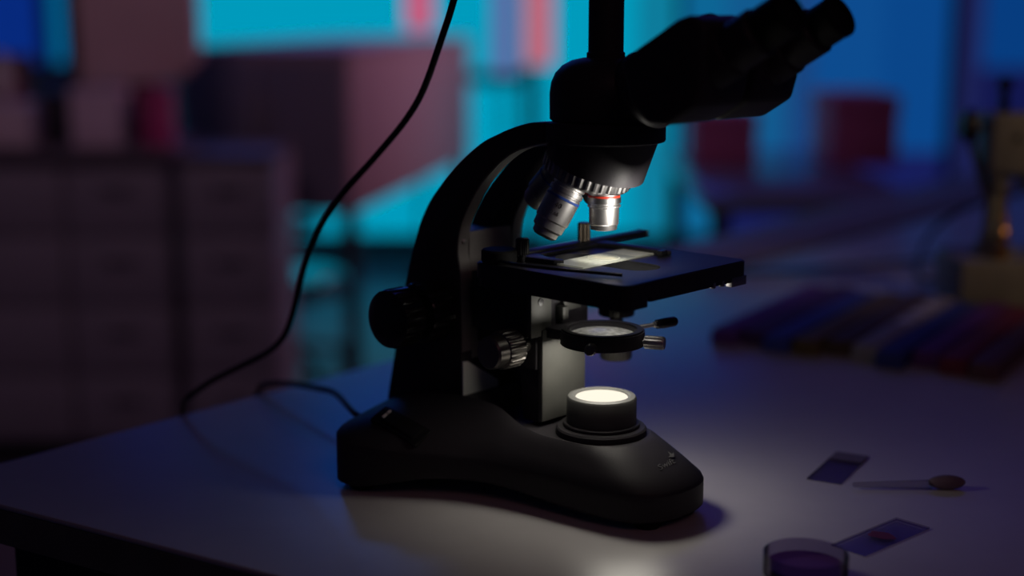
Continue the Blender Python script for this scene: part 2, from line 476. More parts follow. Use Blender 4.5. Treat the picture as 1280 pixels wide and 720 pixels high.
# ---- stage
bm = B()
slot = [(-2 + 40*0 + 0, 0)]
def slotloop(x0, x1, yc, r, k=10):
    out = []
    for i in range(k+1):
        a = math.radians(-90 + 180*i/k); out.append((x1-r + r*math.cos(a), yc + r*math.sin(a)))
    for i in range(k+1):
        a = math.radians(90 + 180*i/k); out.append((x0+r + r*math.cos(a), yc + r*math.sin(a)))
    return out
add_plate(bm, rrect(-68, 62, -54, 78, 7), [slotloop(-44, 40, 6, 15)], 154, 163.6)
add_plate(bm, rrect(-67.2, 61.2, -53.2, 77.2, 6.5), [slotloop(-43.2, 39.2, 6, 14.2)], 163.6, 164.2)
stage = part('stage', bm, STAGEM, ang=25)
bm = B(); add_plate(bm, rrect(-66, 61.2, -53, -27, 6), [], 148, 154.2)
add_plate(bm, rrect(-66, 60, -27, 76, 3), [slotloop(-44, 40, 6, 15)], 150.5, 154.2)
part('stage_underplate', bm, STAGEM, stage)
bm = B(); add_box(bm, 56, 61.5, 60, 77, 147.5, 154, 0.6)
add_lathe(bm, [(2, 0), (2, 3.5), (1.4, 4)], 12, frame((58.5, 52, 153), (0, 0, -1)))
add_lathe(bm, [(2, 0), (2, 3.5), (1.4, 4)], 12, frame((58.5, 42, 153), (0, 0, -1)))
part('stop_block', bm, DCHROME, stage)
# mechanical specimen holder
bm = B(); add_box(bm, -60, -50, -40, 112, 164.4, 168.6, 0.6)
add_box(bm, -50, -46, -34, 60, 164.4, 166.8, 0.3)
rail = part('holder_rail', bm, STAGEM, stage)
bm = B(); add_box(bm, -60.3, -49.7, 111.8, 113.4, 164.3, 168.9, 0.3)
part('rail_end', bm, DCHROME, rail)
bm = B(); add_prism(bm, [(-58, -34), (-20, -27), (-15, -22.5), (-18, -19.5), (-30, -20), (-44, -14), (-58, -10)], 'z', 164.4, 167.4, 0.5)
add_prism(bm, [(-58, 46), (-34, 52), (10, 51), (14, 56), (10, 59.5), (-36, 60), (-58, 62)], 'z', 164.4, 167.4, 0.5)
part('slide_clamp', bm, STAGEM, stage)
fa = catmull([(-52, -54, 166.6), (-30, -61, 167.2), (-5, -56, 167.0), (20, -46, 166.6), (42, -35.5, 166.0)], 6)
bm = B(); add_tube(bm, [Vector((p.x, p.y*0.86-2, p.z)) for p in fa], 1.15, 8); part('spring_finger', bm, KNOB, stage)
for (x, y, r, h, m_) in ((-43.6, -31.7, 4.6, 12, KNOB), (-52.3, 42, 4.6, 14, BRONZE)):
    bm = B(); add_lathe(bm, [(2.2, 164.5), (2.2, 169), (r, 169.2), (r, 168+h-0.8), (r-0.8, 168+h), (0.01, 168+h)], 48, Matrix.Translation((x, y, 0)), rib=(16, 0.5, 169.2, 168+h-0.8))
    part('clamp_screw', bm, m_, stage)
bm = B(); add_lathe(bm, [(3, 164), (11.5, 164.6), (12, 166), (12, 172), (11, 173), (3, 173.4), (0.01, 173.4)], 48, Matrix.Translation((-54, -43, 0)))
part('vernier_dial', bm, RUBBER, stage)
bm = B(); add_box(bm, 9, 13, 46, 53, 164.3, 168.2, 0.5)
part('slide_stop', bm, KNOB, stage)
# XY control shaft hanging below the far side of the stage
Mx = Matrix.Translation((-45, 70.5, 0))
bm = B(); add_lathe(bm, [(6, 151), (6, 124)], 24, Mx)
add_lathe(bm, [(12.6, 112), (13.2, 113), (13.2, 125), (12.6, 126), (6, 126.4)], 72, Mx, rib=(24, 0.6, 112.5, 125.5))
shaft = part('stage_control', bm, KNOB, stage)
bm = B(); add_lathe(bm, [(5, 112), (5, 104), (11, 103.8), (11.7, 103), (11.7, 81), (11, 79.6), (0.01, 79.4)], 72, Mx, rib=(24, 0.6, 80.5, 103.2))
part('control_knob', bm, KNOBS, shaft)

# ---- carriage under the stage, condenser holder and condenser
bm = B()
add_prism(bm, [(-93, 152), (-93, 112), (-41, 112), (-41, 152)], 'y', -30, 34, 0.8)
add_prism(bm, [(-93, 112.5), (-93, 95), (-88, 90), (-41, 88), (-41, 112.5)], 'y', -21, 30, 0.8)
add_box(bm, -66, -41, -30, 60, 146.5, 150.3, 0.4)
add_prism(bm, [(-100, 148), (-97, 100), (-92, 100), (-92, 150)], 'y', -20, 20)
carr = part('stage_carriage', bm, BLACK)
bm = B(); add_box(bm, -41, -37.5, -29.5, -9, 112, 146, 0.4); add_box(bm, -41, -37.2, 4, 22, 126, 146, 0.4)
add_box(bm, -41, -34, -1, 5, 121, 130, 0.6)
bp = part('guide_plate', bm, PANEL, carr)
for y, z, r in ((-20, 136, 2.6), (13, 135, 3.4)):
    bm = B(); add_lathe(bm, [(r, -0.5), (r, 0.25), (0.01, 0.3)], 20, frame((-37.3, y, z), (1, 0, 0)))
    part('screw', bm, KNOB, bp)
bm = B(); add_prism(bm, [(-19, 52), (26, 52), (26, 112), (0, 112), (-8, 116), (-19, 116)], 'x', -40.8, -36.5, 0.5)
rack = part('front_plate', bm, PANEL, carr)
bm = B(); add_prism(bm, [(-41, 50), (-56, 50), (-60, 88), (-41, 88)], 'y', -17, 24, 0.5)
part('carriage_bracket', bm, BLACK, carr)
bm = B()
lp = [(28.2*math.cos(a), 28.2*math.sin(a)) for a in [2*PI*i/64 for i in range(64)]]
li = [(22.0*math.cos(a), 22.0*math.sin(a)) for a in [2*PI*i/64 for i in range(64)]]
add_plate(bm, lp, [li], 110, 119.2)
add_plate(bm, [(27*math.cos(2*PI*i/64), 27*math.sin(2*PI*i/64)) for i in range(64)], [[(23*math.cos(2*PI*i/64), 23*math.sin(2*PI*i/64)) for i in range(64)]], 119.2, 120.4)
add_prism(bm, [(-40, -15), (-24, -14), (-24, 14), (-40, 15)], 'z', 110.5, 117.5, 0.5)
ring = part('condenser_ring', bm, BLACK, ang=25)
bm = B(); add_lathe(bm, [(26, 109.6), (27.6, 109.6), (27.6, 110.6), (26, 110.6)], 64, caps=False); part('ring_trim', bm, CHROME, ring)
bm = B(); add_lathe(bm, [(21.9, 113.5), (21.9, 116.5), (20, 117.2), (16.5, 117.0), (15.5, 117.6), (9, 118.6), (0.01, 119)], 64)
part('condenser_lens', bm, CONDLENS, ring, 60)
d1 = Vector((0.45, -0.89, 0)).normalized()
bm = B(); add_lathe(bm, [(1.6, 26), (1.6, 31), (3.6, 31.2), (4.0, 32), (4.0, 36.6), (3.2, 37.4), (0.01, 37.6)], 40, frame((0, 0, 113.5), d1), rib=(14, 0.4, 31.5, 36.8))
part('centring_screw', bm, KNOBS, ring)
d2 = Vector((0.92, 0.39, 0)).normalized()
bm = B(); add_lathe(bm, [(1.6, 26), (1.6, 29), (4.1, 29.2), (4.5, 30), (4.5, 41.6), (3.8, 42.6), (0.01, 42.8)], 40, frame((0, 0, 113.3), d2), rib=(12, 0.5, 29.8, 41.8))
part('centring_screw', bm, CHROME, ring)
d3 = Vector((0.40, 0.91, 0.06)).normalized()
bm = B(); add_lathe(bm, [(1.5, 26), (1.5, 38.5), (2.2, 39), (2.2, 41), (0.01, 41.2)], 20, frame((0, 0, 117), d3))
lev = part('diaphragm_lever', bm, CHROME, ring)
bm = B(); add_lathe(bm, [(2.2, 40), (3.2, 41), (3.6, 47), (3.4, 55), (2.4, 56.5), (0.01, 56.8)], 24, frame((0, 0, 117), d3))
part('lever_grip', bm, KNOB, lev)
# condenser height knob on the near side
Mk = frame((-50, 0, 105), (0, -1, 0), (1, 0, 0))
bm = B(); add_lathe(bm, [(5, 20), (5, 33), (12.6, 33.4), (13.2, 34.4), (13.2, 46.5), (12.2, 48), (11.4, 48.4), (11.2, 57), (10, 58.4), (0.01, 58.6)], 96, Mk, rib=(24, 1.0, 34, 47))
part('condenser_knob', bm, KNOBS, mic)
# ---- focus knobs, both sides
for s in (-1, 1):
    Mf = frame((-121, 0, 121.5), (0, s, 0), (1, 0, 0))
    bm = B(); add_lathe(bm, [(12, 32.6), (12, 37), (20.4, 37.6), (21.2, 38.6), (21.2, 56.5), (20.2, 58), (14, 58.5)], 144, Mf, rib=(18, 1.3, 38.3, 56.8))
    k = part('coarse_focus_knob', bm, KNOB, mic)
    bm = B(); add_lathe(bm, [(9, 58), (9, 64), (18.8, 64.4), (20.6, 66), (20.6, 81), (19.8, 83), (17, 84.2), (12, 84.8), (0.01, 85)], 144, Mf, rib=(18, 1.1, 65.8, 81.2))
    part('fine_focus_knob', bm, KNOB, k)

# ---- script mark on the base front, projected on the slope
def mic_inv():
    return (Matrix.Translation(MO) @ Matrix.Rotation(AX, 4, 'Z')).inverted()
from mathutils.bvhtree import BVHTree
BASEBV = BVHTree.FromPolygons([v.co for v in base.data.vertices], [p.vertices for p in base.data.polygons])
def surf_frame(px, py, px2, py2):
    """frame lying on the base where the photograph shows a mark; its x axis runs towards the second pixel."""
    inv = mic_inv(); o = inv @ Vector((0, 0, CZ))
    hit, nr, _, _ = BASEBV.ray_cast(o, (inv.to_3x3() @ ray(px, py)).normalized())
    h2, _, _, _ = BASEBV.ray_cast(o, (inv.to_3x3() @ ray(px2, py2)).normalized())
    xv = h2-hit; xv = (xv - nr*xv.dot(nr)).normalized(); yv = nr.cross(xv)
    M = Matrix((xv, yv, nr)).transposed().to_4x4(); M.translation = hit + nr*0.0002
    return M
# power switch
Msw = surf_frame(501, 532, 520, 543); Msw.translation *= 1000
bm = B(); add_box(bm, -22, 22, -8.5, 8.5, -5, 1.2, 1.5, 2, Msw)
sw = part('power_switch', bm, KNOB)
bm = B(); add_box(bm, -17, 17, -5.5, 5.5, 1.2, 3.2, 1.2, 2, Msw @ Matrix.Rotation(math.radians(4), 4, 'Y'))
rk = part('rocker', bm, KNOB, sw)
bm = B()
add_box(bm, -13.5, -11.5, -4, 0.2, 2.6, 4.55, 0, 1, Msw); add_box(bm, -13.5, -11.5, 1.0, 4, 2.6, 4.55, 0, 1, Msw)
o = part('switch_mark', bm, WHITEM, rk)

M = surf_frame(832, 581, 846, 575)
if M is not None:
    bm = text_bm('Swift', 0.0062, 0.00015, M @ Matrix.Diagonal((1.5, 1, 1, 1)), 0.3)
    lt = finish(bm, 'lettering', TEXTM, base)
    bm = B()
    MM = M @ Matrix.Translation((0.0125, 0.0040, 0)) @ Matrix.Diagonal((0.8, 0.8, 1, 1))
    add_prism(bm, [(-0.005, 0.0), (-0.001, 0.0012), (0.0008, 0.005), (0.0018, 0.0012), (0.0055, 0.0022), (0.0022, -0.0008), (0.0006, -0.002)], 'z', 0, 0.0002, 0, 1, MM)
    finish(bm, 'bird_mark', TEXTM, base)

# ================================================================== SPECIMEN SLIDE on the stage
def slide_thing(label, loc, rz, w, l, glass, edge=None, specimen=None, frost=None, th=1.1, group=None):
    s = empty('microscope_slide', label, 'slide', loc, rz, group)
    bm = B(); add_box(bm, -w/2*mm, w/2*mm, -l/2*mm, l/2*mm, 0, th*mm, 0.0001, 1)
    finish(bm, 'glass', glass, s)
    if specimen:
        bm = B(); add_lathe(bm, [(11*mm, th*mm), (11*mm, (th+0.2)*mm), (10*mm, (th+0.2)*mm), (10*mm, th*mm)], 48, caps=False); finish(bm, 'cover_slip', frost or glass, s)
        bm = B(); t = [(8.6*mm*(1+0.12*math.sin(3*a+1)+0.06*math.sin(7*a))*math.cos(a), 6.2*mm*(1+0.15*math.sin(2*a)+0.08*math.sin(5*a))*math.sin(a)) for a in [2*PI*i/40 for i in range(40)]]
        add_prism(bm, t, 'z', (th+0.02)*mm, (th+0.12)*mm); finish(bm, 'specimen', specimen, s)
    if frost:
        bm = B(); add_box(bm, -w/2*mm*0.97, w/2*mm*0.97, (l/2-19)*mm, (l/2-0.6)*mm, th*mm, (th+0.12)*mm, 0, 1); finish(bm, 'label_end', frost, s)
    return s
R0 = Matrix.Rotation(AX, 4, 'Z')
sp = MO + R0 @ Vector((-0.0095, 0.0120, 0.1674))
slide_thing('glass specimen slide glowing on the stage of the black microscope', MO + R0 @ Vector((-0.0095, 0.0120, 0.16428)), AX, 27, 75, SLIDEG, None, SPECIM, SLIDEE)

# ================================================================== CABLES
def edge_x(px): return 572 - 0.258*px
def cable(name, label, pts, r, bend_tail=True):
    P = catmull(pts, 8)
    bm = B(); add_tube(bm, P, r, 12)
    o = finish(bm, name, CABLEM, None, 60); tag(o, label, 'cable'); return o
def W(l): return MO + R0 @ (Vector(l)*mm)
cA = W((-176, -52, 34))
cp = [cA, W((-188, -56, 36))]
def tb(px, py, h): return on_z(px, py, TZ + h)
for px, py, h in ((420, 492, .028), (396, 485, .024), (368, 480, .019), (345, 479, .013)):
    cp.append(tb(px, py, h))
q = tb(331, 486.5, .003)
cp += [tb(334, 480.5, .0085), q + Vector((-0.004, 0.003, 0.001)), q + Vector((-0.010, 0.010, -0.02)), q + Vector((-0.012, 0.014, -0.10)), q + Vector((0.0, 0.03, -0.30))]
cable('power_cable', 'black power cable leaving the back of the microscope base and dropping over the table edge', cp, 0.0024)
hp_ = [(565,8),(553,45),(530,110),(507,150),(470,195),(430,240),(405,275),(388,310),(375,352),(365,395),(354,422),(335,440),(300,458),(262,478),(241,493),(231,503)]
qe = on_z(228, 511, TZ+0.004)
pts = [W((-2, 0, 500)), W((-14, -6, 520)), W((-50, -16, 545)), on_y(640, -260, .945), on_y(601, -130, .975), on_y(579, -45, .985)]
nn = len(hp_)
for i, (px, py) in enumerate(hp_):
    t = i/(nn-1); y = 0.985 + (qe.y - 0.985)*t
    pts.append(on_y(px, py, y))
pts += [qe, qe + Vector((-0.003, 0.008, -0.02)), qe + Vector((-0.004, 0.012, -0.12)), qe + Vector((0, 0.03, -0.35))]
hang = cable('camera_cable', 'thin black cable hanging from above and passing over the left table edge', pts, 0.0024)

# ================================================================== TABLE
c0 = Vector((-0.4173, 0.9728)); u = Vector((1.3712, 1.6540)); v = Vector((1.10, -0.664))
tbl = empty('laboratory_table', 'large white laboratory table with dark edge carrying the microscope', 'table', (c0.x, c0.y, 0))
poly = [Vector((0, 0)), v, v+u, u]
bm = B(); add_prism(bm, [(p.x, p.y) for p in poly], 'z', TZ-0.004, TZ, 0.0012, 2); finish(bm, 'tabletop', TABLEM, tbl)
ctr = (poly[0]+poly[1]+poly[2]+poly[3])/4
bm = B(); add_prism(bm, [tuple(p + (ctr-p)*0.0008) for p in poly], 'z', TZ-0.030, TZ-0.0041, 0.001, 1); finish(bm, 'table_edge', TEDGE, tbl)
for a, b in ((0.05, 0.03), (0.95, 0.03), (0.05, 0.95), (0.95, 0.95)):
    p = v*a + u*b
    bm = B(); add_box(bm, p.x-0.03, p.x+0.03, p.y-0.03, p.y+0.03, 0, TZ-0.0302, 0.004); finish(bm, 'leg', TLEG, tbl)
bm = B()
ins = [p + (ctr-p)*0.10 for p in poly]
for a, b in zip(ins, ins[1:]+ins[:1]):
    d = (b-a).normalized(); n_ = Vector((-d.y, d.x))*0.011
    add_prism(bm, [tuple(a-n_), tuple(b-n_), tuple(b+n_), tuple(a+n_)], 'z', TZ-0.10, TZ-0.0302)
finish(bm, 'apron', TLEG, tbl)
# side bench behind it
d = u.normalized(); nrm2 = Vector((-d.y, d.x))
b0 = Vector((0.215, 1.752)) + nrm2*0.006
b1 = b0 + d*1.55
sb = empty('side_bench', 'narrow grey bench running along the far edge of the white table', 'bench', (b0.x, b0.y, 0))
bw = 0.13
q4 = [Vector((0, 0)), b1-b0, b1-b0+nrm2*bw*1.5, nrm2*bw]
BENCH = mat('bench_top', (0.30, 0.31, 0.32), 0.45, noise=0.05)
bm = B(); add_prism(bm, [tuple(p) for p in q4], 'z', TZ-0.028, TZ+0.002, 0.002); finish(bm, 'bench_top', BENCH, sb)
for a in (0.06, 0.94):
    for b in (0.25, 0.75):
        p = (b1-b0)*a + nrm2*bw*b
        bm = B(); add_box(bm, p.x-0.018, p.x+0.018, p.y-0.018, p.y+0.018, 0, TZ-0.0281, 0.003); finish(bm, 'leg', TLEG, sb)

# ================================================================== SMALL THINGS ON THE TABLE
def slide_from(label, quad, **k):
    P = [on_z(x, y, TZ) for x, y in quad]      # a-b short end, b-c long side
    ctr_ = (P[0]+P[1]+P[2]+P[3])/4
    lv = ((P[2]-P[1]) + (P[3]-P[0]))/2
    return slide_thing(label, (ctr_.x, ctr_.y, TZ+0.0002), math.atan2(lv.y, lv.x)-PI/2, 25, 72, CLEARG, **k)
LABELW = mat('slide_label', (0.22, 0.17, 0.21), 0.6)
TISSUE = mat('tissue_stain', (0.20, 0.03, 0.06), 0.6)
slide_from('glass slide lying flat on the table furthest from the petri dish', [(1012, 600), (1050, 604), (1083, 573), (1047, 567)], frost=LABELW)
slide_from('glass slide with a small dark red stain lying nearest the petri dish', [(1043, 683), (1085, 692), (1155, 660), (1120, 653)], specimen=TISSUE)
# dropper
a_ = on_z(1066, 606.5, TZ+0.003); b_ = on_z(1206, 606.5, TZ+0.003)
dl = (b_-a_).length
dr = empty('plastic_dropper', 'thin clear plastic dropper with a dark bulb lying between two glass slides', 'dropper', (a_.x, a_.y, TZ), math.atan2(b_.y-a_.y, b_.x-a_.x))
bm = B(); add_tube(bm, [(x*dl, 0, 0.0035) for x in (0, .02, .2, .4, .6, .7)], lambda t: 0.0012+0.0022*t, 14); finish(bm, 'stem', CLEARG, dr, 60)
DBULB = mat('dropper_bulb', (0.24, 0.17, 0.22), 0.6, spec=0.2)
bm = B(); add_tube(bm, [(dl*(.68+.32*i/12), 0, 0.0052) for i in range(13)], lambda t: 0.0012+0.004*math.sin(PI*min(1, max(0.0, t*.98+.02)))**.6, 18); finish(bm, 'bulb', DBULB, dr, 60)
# petri dish
pc = on_z(1003, 712, TZ)
pd = empty('petri_dish', 'small round clear petri dish on the table at the bottom edge', 'petri dish', (pc.x, pc.y-0.008, TZ+0.0002))
bm = B(); add_lathe(bm, [(0.0238, 0), (0.0250, 0.001), (0.0250, 0.0135), (0.0243, 0.0138), (0.0238, 0.0135), (0.0236, 0.0022), (0.00001, 0.0020)], 64); finish(bm, 'dish', DISHG, pd)
AGAR = mat('agar', (0.16, 0.06, 0.20), 0.25, spec=0.5)
bm = B(); add_lathe(bm, [(0.0234, 0.0021), (0.0234, 0.0060), (0.00001, 0.0060)], 64); finish(bm, 'agar', AGAR, pd)

# coloured flat boxes, side by side
p0 = on_z(884, 430, TZ); p1 = on_z(1010, 371, TZ); p2 = on_z(1245, 478, TZ)
rowd = (p1-p0); rowd.z = 0; L = rowd.length; rowd.normalize(); sd_ = Vector((rowd.y, -rowd.x, 0))
CN = [('violet', (0.20, 0.06, 0.42)), ('dark purple', (0.10, 0.03, 0.20)), ('blue', (0.06, 0.10, 0.55)), ('olive brown', (0.20, 0.14, 0.05)), ('dark brown', (0.13, 0.08, 0.05)),
      ('pale grey', (0.45, 0.43, 0.48)), ('navy blue', (0.04, 0.06, 0.35)), ('plum purple', (0.20, 0.04, 0.30)), ('dark red', (0.30, 0.03, 0.08)), ('dusky pink', (0.22, 0.10, 0.13))]
bwid = 0.0285
for i, (cn, cc) in enumerate(CN):
    off = bwid*(i+0.5); slip = [0, .012, -.004, .0, .015, .008, -.01, .012, .0, -.006][i]
    c_ = p0 + sd_*off + rowd*(L/2 + slip)
    t = empty('slide_box', 'flat %s plastic box in the row of coloured boxes right of the microscope' % cn, 'box', (c_.x, c_.y, TZ+0.0002), math.atan2(rowd.y, rowd.x), 'row of flat coloured boxes')
    m_ = mat('box_' + cn.replace(' ', '_'), tuple(x*0.8+0.02 for x in cc), 0.6, spec=0.2, noise=0.1, nscale=40)
    bm = B(); add_box(bm, -L/2+0.004, L/2-0.004, -bwid/2+0.0012, bwid/2-0.0012, 0, 0.010, 0.0012); finish(bm, 'tray', m_, t)
    bm = B(); add_box(bm, -L/2+0.005, L/2-0.005, -bwid/2+0.0018, bwid/2-0.0018, 0.0101, 0.0155, 0.0016); finish(bm, 'lid', m_, t)
    bm = B(); add_box(bm, -L/2+0.0012, -L/2+0.004, -0.006, 0.006, 0.006, 0.0125, 0.0006); finish(bm, 'latch', m_, t)
    if i == 5:
        for k in range(3):
            bm = B(); add_box(bm, -0.02+k*0.045, 0.008+k*0.045, -0.007, 0.007, 0.0156, 0.0159, 0, 1); finish(bm, 'sticker', WHITEM, t)

# ================================================================== INSTRUMENT AT THE RIGHT
IY = 1.60
ig = on_y(1290, 300, IY)
ix = (1248-640)/FPX*IY*1.0
def XP(px): return on_y(px, 300, IY).x
def ZP(py): return on_y(1240, py, IY).z
ins_ = empty('bench_instrument', 'old grey metal instrument with brass column standing at the right on the table', 'instrument', (XP(1245), IY, TZ))
IGREY = mat('instrument_grey', (0.24, 0.245, 0.21), 0.5, metal=0.1, noise=0.12, nscale=30)
def lx(px): return XP(px)-XP(1245)
def lz(py): return ZP(py)-TZ
bm = B(); add_box(bm, lx(1189), lx(1189)+0.16, -0.045, 0.06, 0, lz(318), 0.004); finish(bm, 'base_block', IGREY, ins_)
bm = B(); add_lathe(bm, [(0.024, lz(318)), (0.024, lz(312)), (0.016, lz(300)), (0.011, lz(285)), (0.010, lz(205))], 32, Matrix.Translation((lx(1240), 0, 0))); finish(bm, 'column', IGREY, ins_)
bm = B(); add_lathe(bm, [(0.006, lz(317)), (0.008, lz(312)), (0.008, lz(300)), (0.004, lz(296)), (0.009, lz(290)), (0.0075, lz(280)), (0.004, lz(276)), (0.006, lz(270)), (0.0035, lz(262)), (0.003, lz(230))], 24, Matrix.Translation((lx(1241), -0.030, 0)))
finish(bm, 'brass_column', BRASS, ins_)
bm = B(); add_box(bm, lx(1222), lx(1300), -0.03, 0.03, lz(214), lz(140), 0.004)
add_prism(bm, [(lx(1226), lz(214)), (lx(1254), lz(214)), (lx(1247), lz(232)), (lx(1236), lz(232))], 'y', -0.02, 0.02)
add_prism(bm, [(lx(1262), lz(214)), (lx(1300), lz(214)), (lx(1290), lz(236)), (lx(1278), lz(236))], 'y', -0.02, 0.02)
finish(bm, 'clamp_block', IGREY, ins_)
bm = B(); add_lathe(bm, [(0.004, 0), (0.004, 0.0004)], 24, frame((lx(1252), -0.0301, lz(170)), (0, -1, 0))); finish(bm, 'screw', KNOB, ins_)
bm = B(); add_lathe(bm, [(0.006, lz(140)), (0.0055, lz(120)), (0.004, lz(112)), (0.0085, lz(110)), (0.0085, lz(101)), (0.005, lz(97)), (0.00001, lz(96.5))], 24, Matrix.Translation((lx(1244), 0, 0))); finish(bm, 'top_screw', KNOB, ins_)
bm = B(); add_lathe(bm, [(0.004, 0), (0.004, 0.011), (0.012, 0.0115), (0.0185, 0.013), (0.0185, 0.021), (0.012, 0.024), (0.00001, 0.0245)], 40, frame((lx(1222), 0, lz(157)), (-1, -0.1, 0)), rib=(20, 0.001, 0.0125, 0.0215)); finish(bm, 'side_knob', KNOB, ins_)
bm = B(); add_tube(bm, [(lx(1207), 0.004, lz(178)), (lx(1214), 0.004, lz(200)), (lx(1224), 0.002, lz(230)), (lx(1234), 0, lz(256))], 0.004, 10); finish(bm, 'brace', IGREY, ins_)
bm = B(); add_lathe(bm, [(0.007, lz(238)), (0.009, lz(236)), (0.009, lz(206))], 24, Matrix.Translation((lx(1284), -0.02, 0))); finish(bm, 'brass_fitting', BRASS, ins_)
# its cable
cp = [on_z(936, 341.5, TZ+.0048), on_z(1000, 338, TZ+.0048), on_z(1070, 332, TZ+.0048), on_z(1140, 326, TZ+.0048), on_z(1178, 324, TZ+.0048), on_z(1187, 331, TZ+.0065),
      on_z(1176, 344, TZ+.009), on_z(1158, 350, TZ+.0075), on_z(1147, 342, TZ+.0075), on_z(1148, 325, TZ+.010), on_y(1158, 300, 1.74), on_y(1180, 276, 1.70), on_y(1215, 257, 1.67), on_y(1250, 246, 1.66), on_y(1290, 240, 1.66), on_y(1330, 262, 1.68), on_y(1365, 300, 1.66), on_z(1400, 345, TZ+.0060)]
cp = [on_z(880, 343, TZ+.0048), on_z(905, 343, TZ+.0048)] + cp
cable('instrument_cable', 'dark cable looping across the table beside the grey instrument', cp, 0.0028)

# ================================================================== ROOM
XL, XR, YF, YB, ZC = -3.4, 3.4, -1.8, 6.2, 2.8
FLOORM = mat('floor_vinyl', (0.09, 0.09, 0.12), 0.34, noise=0.08, nscale=4)
WALLM = mat('wall_paint', (0.35, 0.35, 0.38), 0.8, noise=0.04, nscale=6)
def slab(name, x0, x1, y0, y1, z0, z1, m):
    bm = B(); add_box(bm, x0, x1, y0, y1, z0, z1); return struct(finish(bm, name, m))
slab('floor', XL-.1, XR+.1, YF-.1, YB+.1, -0.1, 0, FLOORM)
slab('ceiling', XL-.1, XR+.1, YF-.1, YB+.1, ZC, ZC+.1, WALLM)
slab('wall_left', XL-.1, XL, YF, YB, 0, ZC, WALLM)
slab('wall_right', XR, XR+.1, YF, YB, 0, ZC, WALLM)
slab('wall_front', XL, XR, YF-.1, YF, 0, ZC, WALLM)
slab('wall_back', XL, XR, YB, YB+.1, 0, ZC, WALLM)
# ---- lit windows at the back
WY = 6.10
def wx(px): return on_y(px, 100, WY).x
def wz(py): return on_y(640, py, WY).z
FRM = mat('window_frame', (0.05, 0.05, 0.09), 0.5)
CY = (0.0, 0.325, 0.50)
def winpane(parent, x0, x1, z0, z1, col, s=1.0):
    bm = B(); add_box(bm, x0, x1, WY+0.0, WY+0.012, z0, z1)
    return finish(bm, 'pane', emission('window_glow', col, s), parent)
def window(name, x0, x1, z0, z1, mull, trans, cells):
    w = bpy.data.objects.new(name, None); COL.objects.link(w); struct(w)
    bm = B()
    for x in [x0, x1] + mull: add_box(bm, x-(0.022 if x in mull else 0.012), x+(0.022 if x in mull else 0.012), WY-0.03, WY+0.03, z0, z1, 0.004)
    for z in [z0, z1]: add_box(bm, x0, x1, WY-0.028, WY+0.028, z-0.03, z+0.03, 0.004)
    for xa, xb, z in trans: add_box(bm, xa, xb, WY-0.028, WY+0.028, z-0.025, z+0.025, 0.004)
    finish(bm, 'window_frame', FRM, w)
    for x_0, x_1, z_0, z_1, c_, s_ in cells: winpane(w, x_0, x_1, z_0, z_1, c_, s_)
    return w
ZT = 2.62
zt1 = wz(97)
Z1, Z2 = 1.40, 1.95
MID = (0.005, 0.11, 0.45); HI = (0.026, 0.026, 0.36)
window('window_1', wx(236), wx(848), 0.10, ZT, [wx(660)], [(wx(585), wx(660), zt1)],
       [(wx(236), wx(660), .1, Z1, CY, 1.0), (wx(660), wx(795), .1, Z1, CY, 1.0), (wx(795), wx(848), .1, Z1, (0.004, 0.20, 0.33), 1.0),
        (wx(236), wx(848), Z1, Z2, MID, 1.0), (wx(236), wx(848), Z2, ZT, HI, 1.0)])
BL = (0.004, 0.070, 0.27)
LO = 0.10; ZM = wz(190)
IND = (0.008, 0.012, 0.10)
PUR = (0.022, 0.008, 0.045)
window('window_2', wx(849), wx(1330), LO, ZT, [wx(1190)], [],
       [(wx(849), wx(905), LO, Z1, (0.004, 0.13, 0.30), 1), (wx(905), wx(985), ZM, Z1, (0.006, 0.10, 0.27), 1), (wx(985), wx(1015), ZM, Z1, (0.01, 0.055, 0.20), 1),
        (wx(1015), wx(1100), ZM, Z1, BL, 1), (wx(1100), wx(1190), ZM, Z1, (0.003, 0.06, 0.25), 1), (wx(905), wx(1190), LO, ZM, IND, 1),
        (wx(1190), wx(1225), LO, Z1, (0.012, 0.016, 0.09), 1), (wx(1225), wx(1330), wz(85), Z1, (0.002, 0.045, 0.21), 1), (wx(1225), wx(1330), LO, wz(85), (0.006, 0.008, 0.07), 1),
        (wx(849), wx(1330), Z1, ZT, PUR, 1)])
window('window_3', wx(-60), wx(112), wz(88), ZT, [wx(62)], [],
       [(wx(-60), wx(62), wz(88), ZT, (0.002, 0.022, 0.20), 1), (wx(62), wx(112), wz(88), ZT, (0.0, 0.12, 0.30), 1)])

# ---- pink tube lamps standing before the window
PINK = emission('pink_glow', (0.55, 0.10, 0.20), 1.0); LILAC = emission('lilac_glow', (0.10, 0.14, 0.36), 1.0); SALM = emission('salmon_glow', (0.55, 0.15, 0.22), 0.9)
LB = mat('lamp_base', (0.04, 0.04, 0.05), 0.5)
def lamp_bar(px0, px1, pyb, label, m, Y=5.7):
    x0, x1 = on_y(px0, 50, Y).x, on_y(px1, 50, Y).x; zb = on_y(640, pyb, Y).z
    t = empty('light_panel', label, 'lamp', ((x0+x1)/2, Y, 0), 0, 'upright glowing light panels')
    w = (x1-x0)/2
    bm = B(); add_box(bm, -w, w, -0.02, 0.02, zb, 1.75, 0.012); finish(bm, 'glowing_panel', m, t)
    bm = B(); add_box(bm, -0.008, 0.008, 0.021, 0.037, 0.02, 1.76, 0.002); add_box(bm, -0.05, 0.05, -0.05, 0.07, 0, 0.02, 0.004); finish(bm, 'stand', LB, t)
lamp_bar(507, 542, 38, 'pink glowing light panel above the big cabinet', PINK)
lamp_bar(655, 691, 82, 'salmon pink glowing light panel left of the microscope tube', SALM, 5.6)
lamp_bar(616, 646, 92, 'lilac glowing light panel beside the salmon pink one', LILAC, 5.8)

